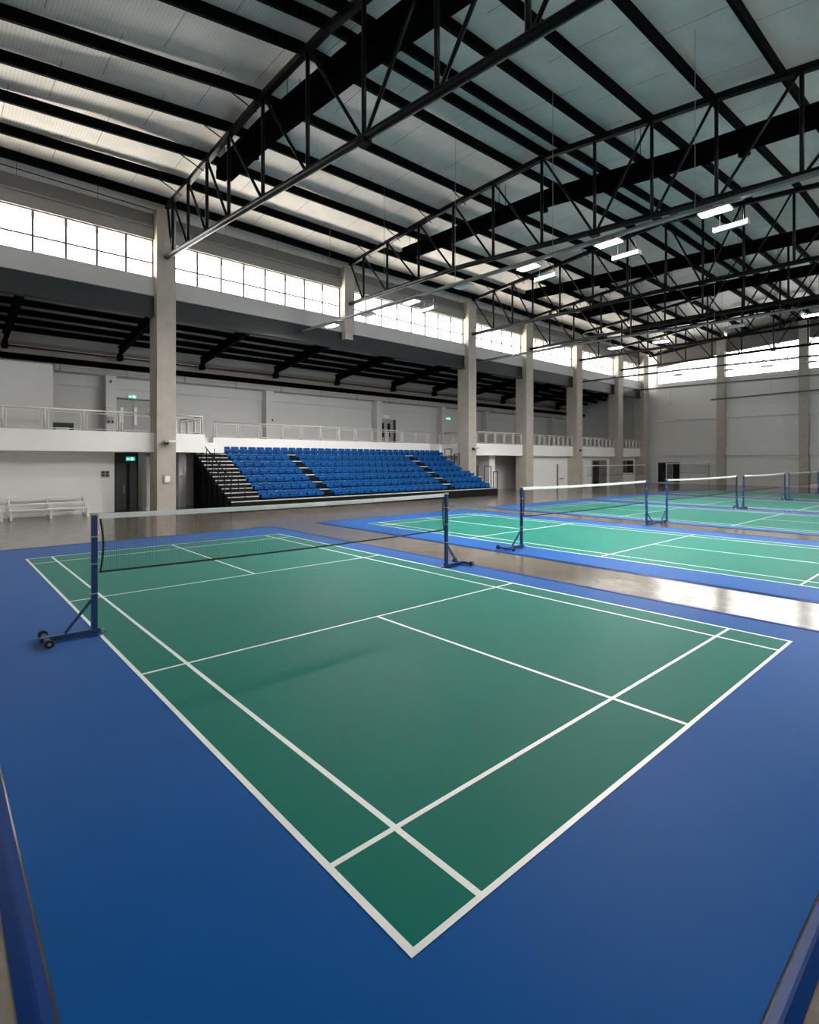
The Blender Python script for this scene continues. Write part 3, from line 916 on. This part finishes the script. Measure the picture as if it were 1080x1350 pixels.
# ------------------------------------------------------------------ courts
def court(k, mv0, mv1, v0, v1, us_, lab):
    """us_: near baseline, near long service, near short, far short, far long, far baseline (u)"""
    t = thing('court_mat', lab, 'court', (7, (v0 + v1) / 2, 0), 'badminton court mats')
    MU0, MU1 = -1.37, 16.55
    e = .11
    MB().box(MU0 + e + .012, MU1 - e - .012, mv0 + e + .012, mv1 - e - .012, 0, .010).build('blue_border', M['court_blue'], t)
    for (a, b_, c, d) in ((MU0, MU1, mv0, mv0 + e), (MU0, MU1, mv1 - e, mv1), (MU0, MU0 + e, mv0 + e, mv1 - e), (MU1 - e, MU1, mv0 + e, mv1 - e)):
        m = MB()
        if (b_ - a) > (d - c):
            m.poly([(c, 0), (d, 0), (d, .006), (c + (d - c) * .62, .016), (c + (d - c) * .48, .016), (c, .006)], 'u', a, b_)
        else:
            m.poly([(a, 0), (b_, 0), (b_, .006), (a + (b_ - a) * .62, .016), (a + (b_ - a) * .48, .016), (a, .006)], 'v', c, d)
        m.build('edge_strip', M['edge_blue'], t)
    b0, l0, s0, s1, l1, b1 = us_
    MB().box(b0, b1, v0, v1, .010, .0122).build('playing_surface', M['court_green'], t)
    w = .04; si = .46
    z0, z1 = .0122, .0136
    m = MB()
    m.box(b0, b0 + w, v0, v1, z0, z1); m.box(b1 - w, b1, v0, v1, z0, z1)
    m.box(b0 + w, b1 - w, v0, v0 + w, z0, z1); m.box(b0 + w, b1 - w, v1 - w, v1, z0, z1)
    m.box(b0 + w, b1 - w, v0 + si, v0 + si + w, z0, z1); m.box(b0 + w, b1 - w, v1 - si - w, v1 - si, z0, z1)
    cuts = [v0 + w, v0 + si, v0 + si + w, v1 - si - w, v1 - si, v1 - w]
    for u in (l0, s0, s1, l1):
        for c, d in ((cuts[0], cuts[1]), (cuts[2], cuts[3]), (cuts[4], cuts[5])):
            m.box(u - w / 2, u + w / 2, c, d, z0, z1)
    vc = (v0 + v1) / 2
    m.box(b0 + w, l0 - w / 2, vc - w / 2, vc + w / 2, z0, z1); m.box(l0 + w / 2, s0 - w / 2, vc - w / 2, vc + w / 2, z0, z1)
    m.box(s1 + w / 2, l1 - w / 2, vc - w / 2, vc + w / 2, z0, z1); m.box(l1 + w / 2, b1 - w, vc - w / 2, vc + w / 2, z0, z1)
    m.build('court_marking', M['court_white'], t)
FAR = (.03, .80, 5.07, 9.55, 14.1, 14.9)
court(0, -1.30, 6.85, 0, 6.1, (0, .78, 4.72, 9.03, 13.62, 14.51), 'green badminton court on a blue mat nearest the camera')
court(1, 8.45, 16.15, 9.62, 15.05, FAR, 'green badminton court on a blue mat, second from the camera')
court(2, 17.45, 25.1, 18.1, 24.4, FAR, 'green badminton court on a blue mat, third from the camera')
court(3, 25.75, 33.15, 26.3, 32.5, FAR, 'green badminton court on a blue mat, fourth from the camera')
court(4, 33.8, 41.2, 34.3, 40.4, FAR, 'green badminton court on a blue mat nearest the end wall')

# ------------------------------------------------------------------ nets and wheeled posts
HP = 1.62
def net_post(u, v, s, lab, arm=.5):
    """s = -1: base reaches towards smaller v, +1: towards larger v"""
    zb = .0165
    t = thing('net_post', lab, 'net post', (u, v, zb), 'wheeled badminton net posts')
    MB().box(u - .033, u + .033, v - .033, v + .033, zb, HP - .03).build('pole', M['post'], t, bevel=.006)
    MB().box(u - .036, u + .036, v - .036, v + .036, HP - .03, HP).build('pole_cap', M['steel_bit'], t)
    MB().box(u - .045, u + .045, min(v - s * .06, v + s * (arm + .06)), max(v - s * .06, v + s * (arm + .06)), zb + .015, zb + .075).build('base_arm', M['post'], t, bevel=.006)
    MB().box(u - .10, u + .10, v - .07, v + .07, zb, zb + .014).build('foot_plate', M['post'], t)
    MB().bar((u, v + s * .03, zb + .46), (u, v + s * arm * .62, zb + .08), .032, .032).build('brace', M['post'], t)
    MB().box(u - .235, u + .235, v + s * arm - .03, v + s * arm + .03, zb + .03, zb + .07).build('axle_beam', M['post'], t, bevel=.006)
    for du in (-.27, .27):
        w = MB().tube((u + du - .028, v + s * arm, zb + .05), (u + du + .028, v + s * arm, zb + .05), .05, 16).build('wheel', M['rubber'], t)
        sub(w, t)
        MB().tube((u + du - .032, v + s * arm, zb + .05), (u + du + .032, v + s * arm, zb + .05), .02, 10).build('wheel_hub', M['steel_bit'], w)
    for z in (.55, .94, 1.30):
        MB().box(u - .038, u + .038, v - .038, v + .038, z, z + .014).build('clamp_ring', M['steel_bit'], t)
    MB().tube((u - .04, v - s * .10, zb + .03), (u + .04, v - s * .10, zb + .03), .02, 8).build('foot_bolt', M['steel_bit'], t)

def badminton_net(u, va, vb, lab, sag=.025):
    t = thing('badminton_net', lab, 'net', (u, (va + vb) / 2, .8), 'badminton nets')
    a, b_ = va + .055, vb - .055
    n = 20
    zt, zb = HP - .01, .83
    def top(f): return zt - sag * 4 * f * (1 - f)
    def bot(f): return zb - .03 * math.sin(f * math.pi)
    vs = [a + (b_ - a) * i / n for i in range(n + 1)]
    m = MB()
    for i in range(n):
        f, g = i / n, (i + 1) / n
        m.hexa([(u - .006, vs[i], top(f) - .072), (u + .006, vs[i], top(f) - .072), (u + .006, vs[i + 1], top(g) - .072), (u - .006, vs[i + 1], top(g) - .072)],
               [(u - .006, vs[i], top(f)), (u + .006, vs[i], top(f)), (u + .006, vs[i + 1], top(g)), (u - .006, vs[i + 1], top(g))])
    m.build('top_tape', M['tape_white'], t)
    m = MB(); m.path([(u, vs[i], bot(i / n)) for i in range(n + 1)], .014, 6)
    m.build('bottom_cord', M['tape_dark'], t)
    for e, s in ((a, 1), (b_, -1)):
        m = MB()
        f = 0 if s > 0 else 1
        pts = [(u, e + s * (.012 + .035 * math.sin(i / 8 * math.pi)), top(f) - .072 + (bot(f) - top(f) + .072) * i / 8) for i in range(9)]
        m.path(pts, .012, 6)
        m.build('side_cord', M['tape_dark'], t)
    # tie cords at the ends
    m = MB()
    for e, s in ((a, -1), (b_, 1)):
        for z in (1.36, 1.05):
            m.tube((u, e, z), (u, e + s * .012, z), .005, 5)
    m.build('tie_cord', M['tape_white'], t)
    # mesh of fine threads
    m = MB(); r = .0007
    L = b_ - a
    nv = int(L / .024)
    for i in range(1, nv):
        f = i / nv; v = a + L * f
        m.box(u - r, u + r, v - r, v + r, bot(f), top(f) - .07)
    for j in range(1, 30):
        h = j / 30
        for i in range(n):
            f, g = i / n, (i + 1) / n
            z0 = bot(f) + (top(f) - .07 - bot(f)) * h; z1 = bot(g) + (top(g) - .07 - bot(g)) * h
            m.hexa([(u - r, vs[i], z0 - r), (u + r, vs[i], z0 - r), (u + r, vs[i + 1], z1 - r), (u - r, vs[i + 1], z1 - r)],
                   [(u - r, vs[i], z0 + r), (u + r, vs[i], z0 + r), (u + r, vs[i + 1], z1 + r), (u - r, vs[i + 1], z1 + r)])
    m.build('net_mesh', M['thread'], t)

NETS = [(6.72, -.035, 6.19), (7.3, 9.37, 16.22), (7.35, 17.9, 25.2), (7.35, 26.1, 32.85), (7.4, 33.85, 40.6)]
ARM = [(.50, .50), (.62, .66), (.66, .36), (.36, .41), (.41, .6)]
PL = ['court nearest the camera', 'second court from the camera', 'third court from the camera', 'fourth court from the camera', 'court nearest the end wall']
NL = ['nearest the camera', 'on the second court from the camera', 'on the third court from the camera', 'on the fourth court from the camera', 'on the court nearest the end wall']
for k, (u, a, b_) in enumerate(NETS):
    badminton_net(u, a, b_, f'badminton net with white top tape {NL[k]}')
    net_post(u, a, -1, f'blue wheeled net post, camera-side end of the net, {PL[k]}', ARM[k][0])
    net_post(u, b_, 1, f'blue wheeled net post, far end of the net, {PL[k]}', ARM[k][1])

# volleyball nets near the far corner
def tall_net(lab, p, q, zt, zb):
    t = thing('practice_net', lab, 'net', (p[0], p[1], 0))
    for e in (p, q):
        MB().tube((e[0], e[1], 0), (e[0], e[1], zt + .05), .04, 10).build('net_pole', M['aluminium'] if e is p else M['grey_box'], t, smooth=True)
        MB().tube((e[0], e[1], 0), (e[0], e[1], .05), .25, 12).build('pole_base', M['grey_box'], t)
    MB().bar((p[0], p[1], zt - .035), (q[0], q[1], zt - .035), .012, .07).build('top_tape', M['tape_white'], t)
    MB().bar((p[0], p[1], zb), (q[0], q[1], zb), .01, .03).build('bottom_tape', M['tape_dark'], t)
    m = MB()
    for i in range(1, 60):
        f = i / 60
        u, v = p[0] + (q[0] - p[0]) * f, p[1] + (q[1] - p[1]) * f
        m.box(u - .002, u + .002, v - .002, v + .002, zb, zt - .07)
    for j in range(1, 10):
        z = zb + (zt - .07 - zb) * j / 10
        m.bar((p[0], p[1], z), (q[0], q[1], z), .004, .004)
    m.build('net_mesh', M['thread'], t)
tall_net('tall practice net against the end wall beside its dark doors', (22.9, 50.2), (18.6, 50.2), 2.05, 1.1)
tall_net('tall practice net stretched along the wall in front of the glazed doors', (24.3, 37.9), (24.3, 48.6), 1.92, 1.0)

# ------------------------------------------------------------------ light rails and hanging lights
def light_rail(v, pts, lab, w=.10):
    t = thing('light_rail', lab, 'cable tray', (pts[0][0], v, pts[0][1]), 'cable trays carrying the lights')
    m = MB()
    for (a, za), (b_, zb) in zip(pts[:-1], pts[1:]):
        m.bar((a, v, za), (b_, v, zb), w, .07)
    m.build('tray', M['rail_steel'], t)
    m = MB()
    for (a, za), (b_, zb) in zip(pts[:-1], pts[1:]):
        m.tube((a, v + .12, za + .10), (b_, v + .12, zb + .10), .035, 8)
    m.build('conduit', M['truss'], t)
    for i in range(6):
        u = 22.3 - i * 4.6
        z = lerp_tab([p[0] for p in pts], [p[1] for p in pts], u)
        MB().tube((u, v + .02, z + .03), (u, v + .02, ztop(u, v) + .46), .008, 5).build('hanger_rod', M['frame'], t)
        MB().bar((u, v - .08, z), (u, v + .17, z + .05), .03, .03).build('tray_clip', M['frame'], t)
R1 = [(25.25, 9.22), (15.9, 9.03), (9.4, 8.90), (4.2, 8.81), (-3.5, 8.66)]
light_rail(12.3, R1, 'grey cable tray between the first and second trusses, hung with the brightest lights', .16)
R2 = [(25.2, 9.28), (16, 9.28), (9, 9.12), (3.8, 9.05), (-3.5, 8.95)]
light_rail(25.45, R2, 'grey cable tray hung with lights beside the third truss', .14)
R3 = [(25.2, 9.25), (16.2, 9.25), (7, 9.12), (-3.5, 9.0)]
light_rail(38.7, R3, 'cable tray crossing in front of the end wall windows', .10)
R4 = [(25.2, 9.30), (9, 9.08), (-3.5, 8.9)]
light_rail(47.6, R4, 'cable tray running just below the end wall windows', .10)
R5 = [(18.3, 8.0), (9.4, 8.12), (-3.5, 8.25)]
light_rail(49.8, R5, 'short cable tray low on the end wall starting at its first column', .08)

def high_bay(u, v, zr, lit, lab, drop=.20):
    t = thing('high_bay_light', lab, 'light', (u, v, zr - drop), 'hanging high bay lights')
    z = zr - drop
    MB().box(u - .40, u + .40, v - .16, v + .16, z - .06, z).build('lamp_housing', M['grey_box'], t, bevel=.01)
    MB().box(u - .37, u + .37, v - .14, v + .14, z - .072, z - .0605).build('lamp_lens', M['lamp'] if lit else M['white_box'], t)
    m = MB()
    for d in (-.3, .3):
        m.tube((u + d, v, z), (u + d, v, zr - .07), .008, 5)
    m.build('hanging_wire', M['frame'], t)
    m = MB()
    for i in range(7):
        c = u - .3 + i * .1
        m.box(c - .008, c + .008, v - .12, v + .12, z + .001, z + .05)
    m.build('cooling_fin', M['grey_box'], t)

def batten(u, v, zr, lab):
    t = thing('emergency_batten', lab, 'light', (u, v, zr - .3), 'unlit battens beside the high bay lights')
    z = zr - .30
    MB().hexa([(u - .42, v - .05, z - .08), (u + .42, v - .05, z - .08), (u + .42, v + .05, z - .08), (u - .42, v + .05, z - .08)],
              [(u - .42, v - .11, z + .03), (u + .42, v - .11, z + .03), (u + .42, v + .11, z + .03), (u - .42, v + .11, z + .03)]).build('batten_body', M['batten'], t)
    for d in (-.425, .425):
        MB().box(u + d - .012, u + d + .012, v - .12, v + .12, z - .09, z + .04).build('end_cap', M['grey_box'], t)
    m = MB()
    for d in (-.3, .3):
        m.tube((u + d, v, z + .03), (u + d, v, zr + .06), .008, 5)
    m.build('hanging_wire', M['frame'], t)

def zrail(R, u):
    return lerp_tab([p[0] for p in R], [p[1] for p in R], u)
L1 = [(3.38, 1), (6.45, 1), (9.5, 1), (12.6, 0), (15.75, 1), (18.9, 0), (22.05, 1)]
for i, (u, lit) in enumerate(L1):
    high_bay(u, 12.3, zrail(R1, u), lit, f'{"lit" if lit else "unlit"} high bay light, {ORD[i]} from the camera on the brightest tray', .12)
    if lit and i < 3 or i in (4,):
        batten(u - .1, 13.15, zrail(R1, u), f'unlit white batten beside the {ORD[i]} lit light of the brightest tray')
for i, (u, lit) in enumerate([(4.25, 1), (7.5, 0), (11.3, 1), (14.0, 1)]):
    high_bay(u, 25.45, zrail(R2, u), lit, f'{"lit" if lit else "unlit"} high bay light, {ORD[i]} from the camera on the tray by the third truss', .5 if i > 1 else .3)
for i, u in enumerate((7.45, 10.05, 12.7, 16.4)):
    high_bay(u, 38.7, zrail(R3, u), 0, f'unlit high bay light seen against the end wall windows, {ORD[3 - i]} from the corner', .30)

# ------------------------------------------------------------------ daylight
world = D.worlds.new('overcast_sky'); bpy.context.scene.world = world
world.use_nodes = True
bg = world.node_tree.nodes['Background']
bg.inputs['Color'].default_value = (1.0, .985, .96, 1)
bg.inputs['Strength'].default_value = 3.0

sun = D.lights.new('sun', 'SUN'); sun.energy = 16.0; sun.color = (1.0, .96, .90); sun.angle = math.radians(1.0)
so = D.objects.new('sun', sun); COL.objects.link(so)
so.location = W(45, 10, 40); so.rotation_euler = (math.radians(-22), 0, 0)   # high sun from the grandstand side, kept off the windows by the eaves

def portal(name, centre, su, sv, rot):
    l = D.lights.new(name, 'AREA'); l.shape = 'RECTANGLE'; l.size = su; l.size_y = sv
    l.cycles.is_portal = True
    o = D.objects.new(name, l); COL.objects.link(o)
    o.location = W(*centre); o.rotation_euler = rot
for um, a, b_, side in WINS:
    # light faces into the hall: -u for the grandstand side, +u for the other
    portal('window_daylight', (um + .12 * side, (a + b_) / 2, 11.3), b_ - a, 1.7, (math.radians(-90 if side > 0 else 90), 0, 0))
for a, b_ in [(18.16, 24.5), (11.16, 17.42), (4.16, 10.42), (-3.1, 3.42)]:
    zt = max(etop(a), etop(b_))
    portal('window_daylight', ((a + b_) / 2, VE + .26, (10.28 + zt) / 2), zt - 10.28, b_ - a, (0, math.radians(90), 0))

# ------------------------------------------------------------------ camera
cam = D.cameras.new('camera'); co = D.objects.new('camera', cam); COL.objects.link(co)
co.location = W(-1.9825, -1.5508, 2.3108)
co.rotation_euler = (math.radians(90), 0, -.7998)
cam.sensor_fit = 'AUTO'; cam.sensor_width = 36
cam.lens = 711.94 / 1350 * 36
cam.shift_x = (540 - 640.4) / 1350
cam.shift_y = -(675 - 607.37) / 1350
cam.clip_start = .05; cam.clip_end = 300
sc = bpy.context.scene
sc.camera = co
sc.view_settings.view_transform = 'Standard'
sc.view_settings.look = 'None'
sc.view_settings.gamma = 1.0
sc.view_settings.use_curve_mapping = False
sc.view_settings.exposure = 1.86
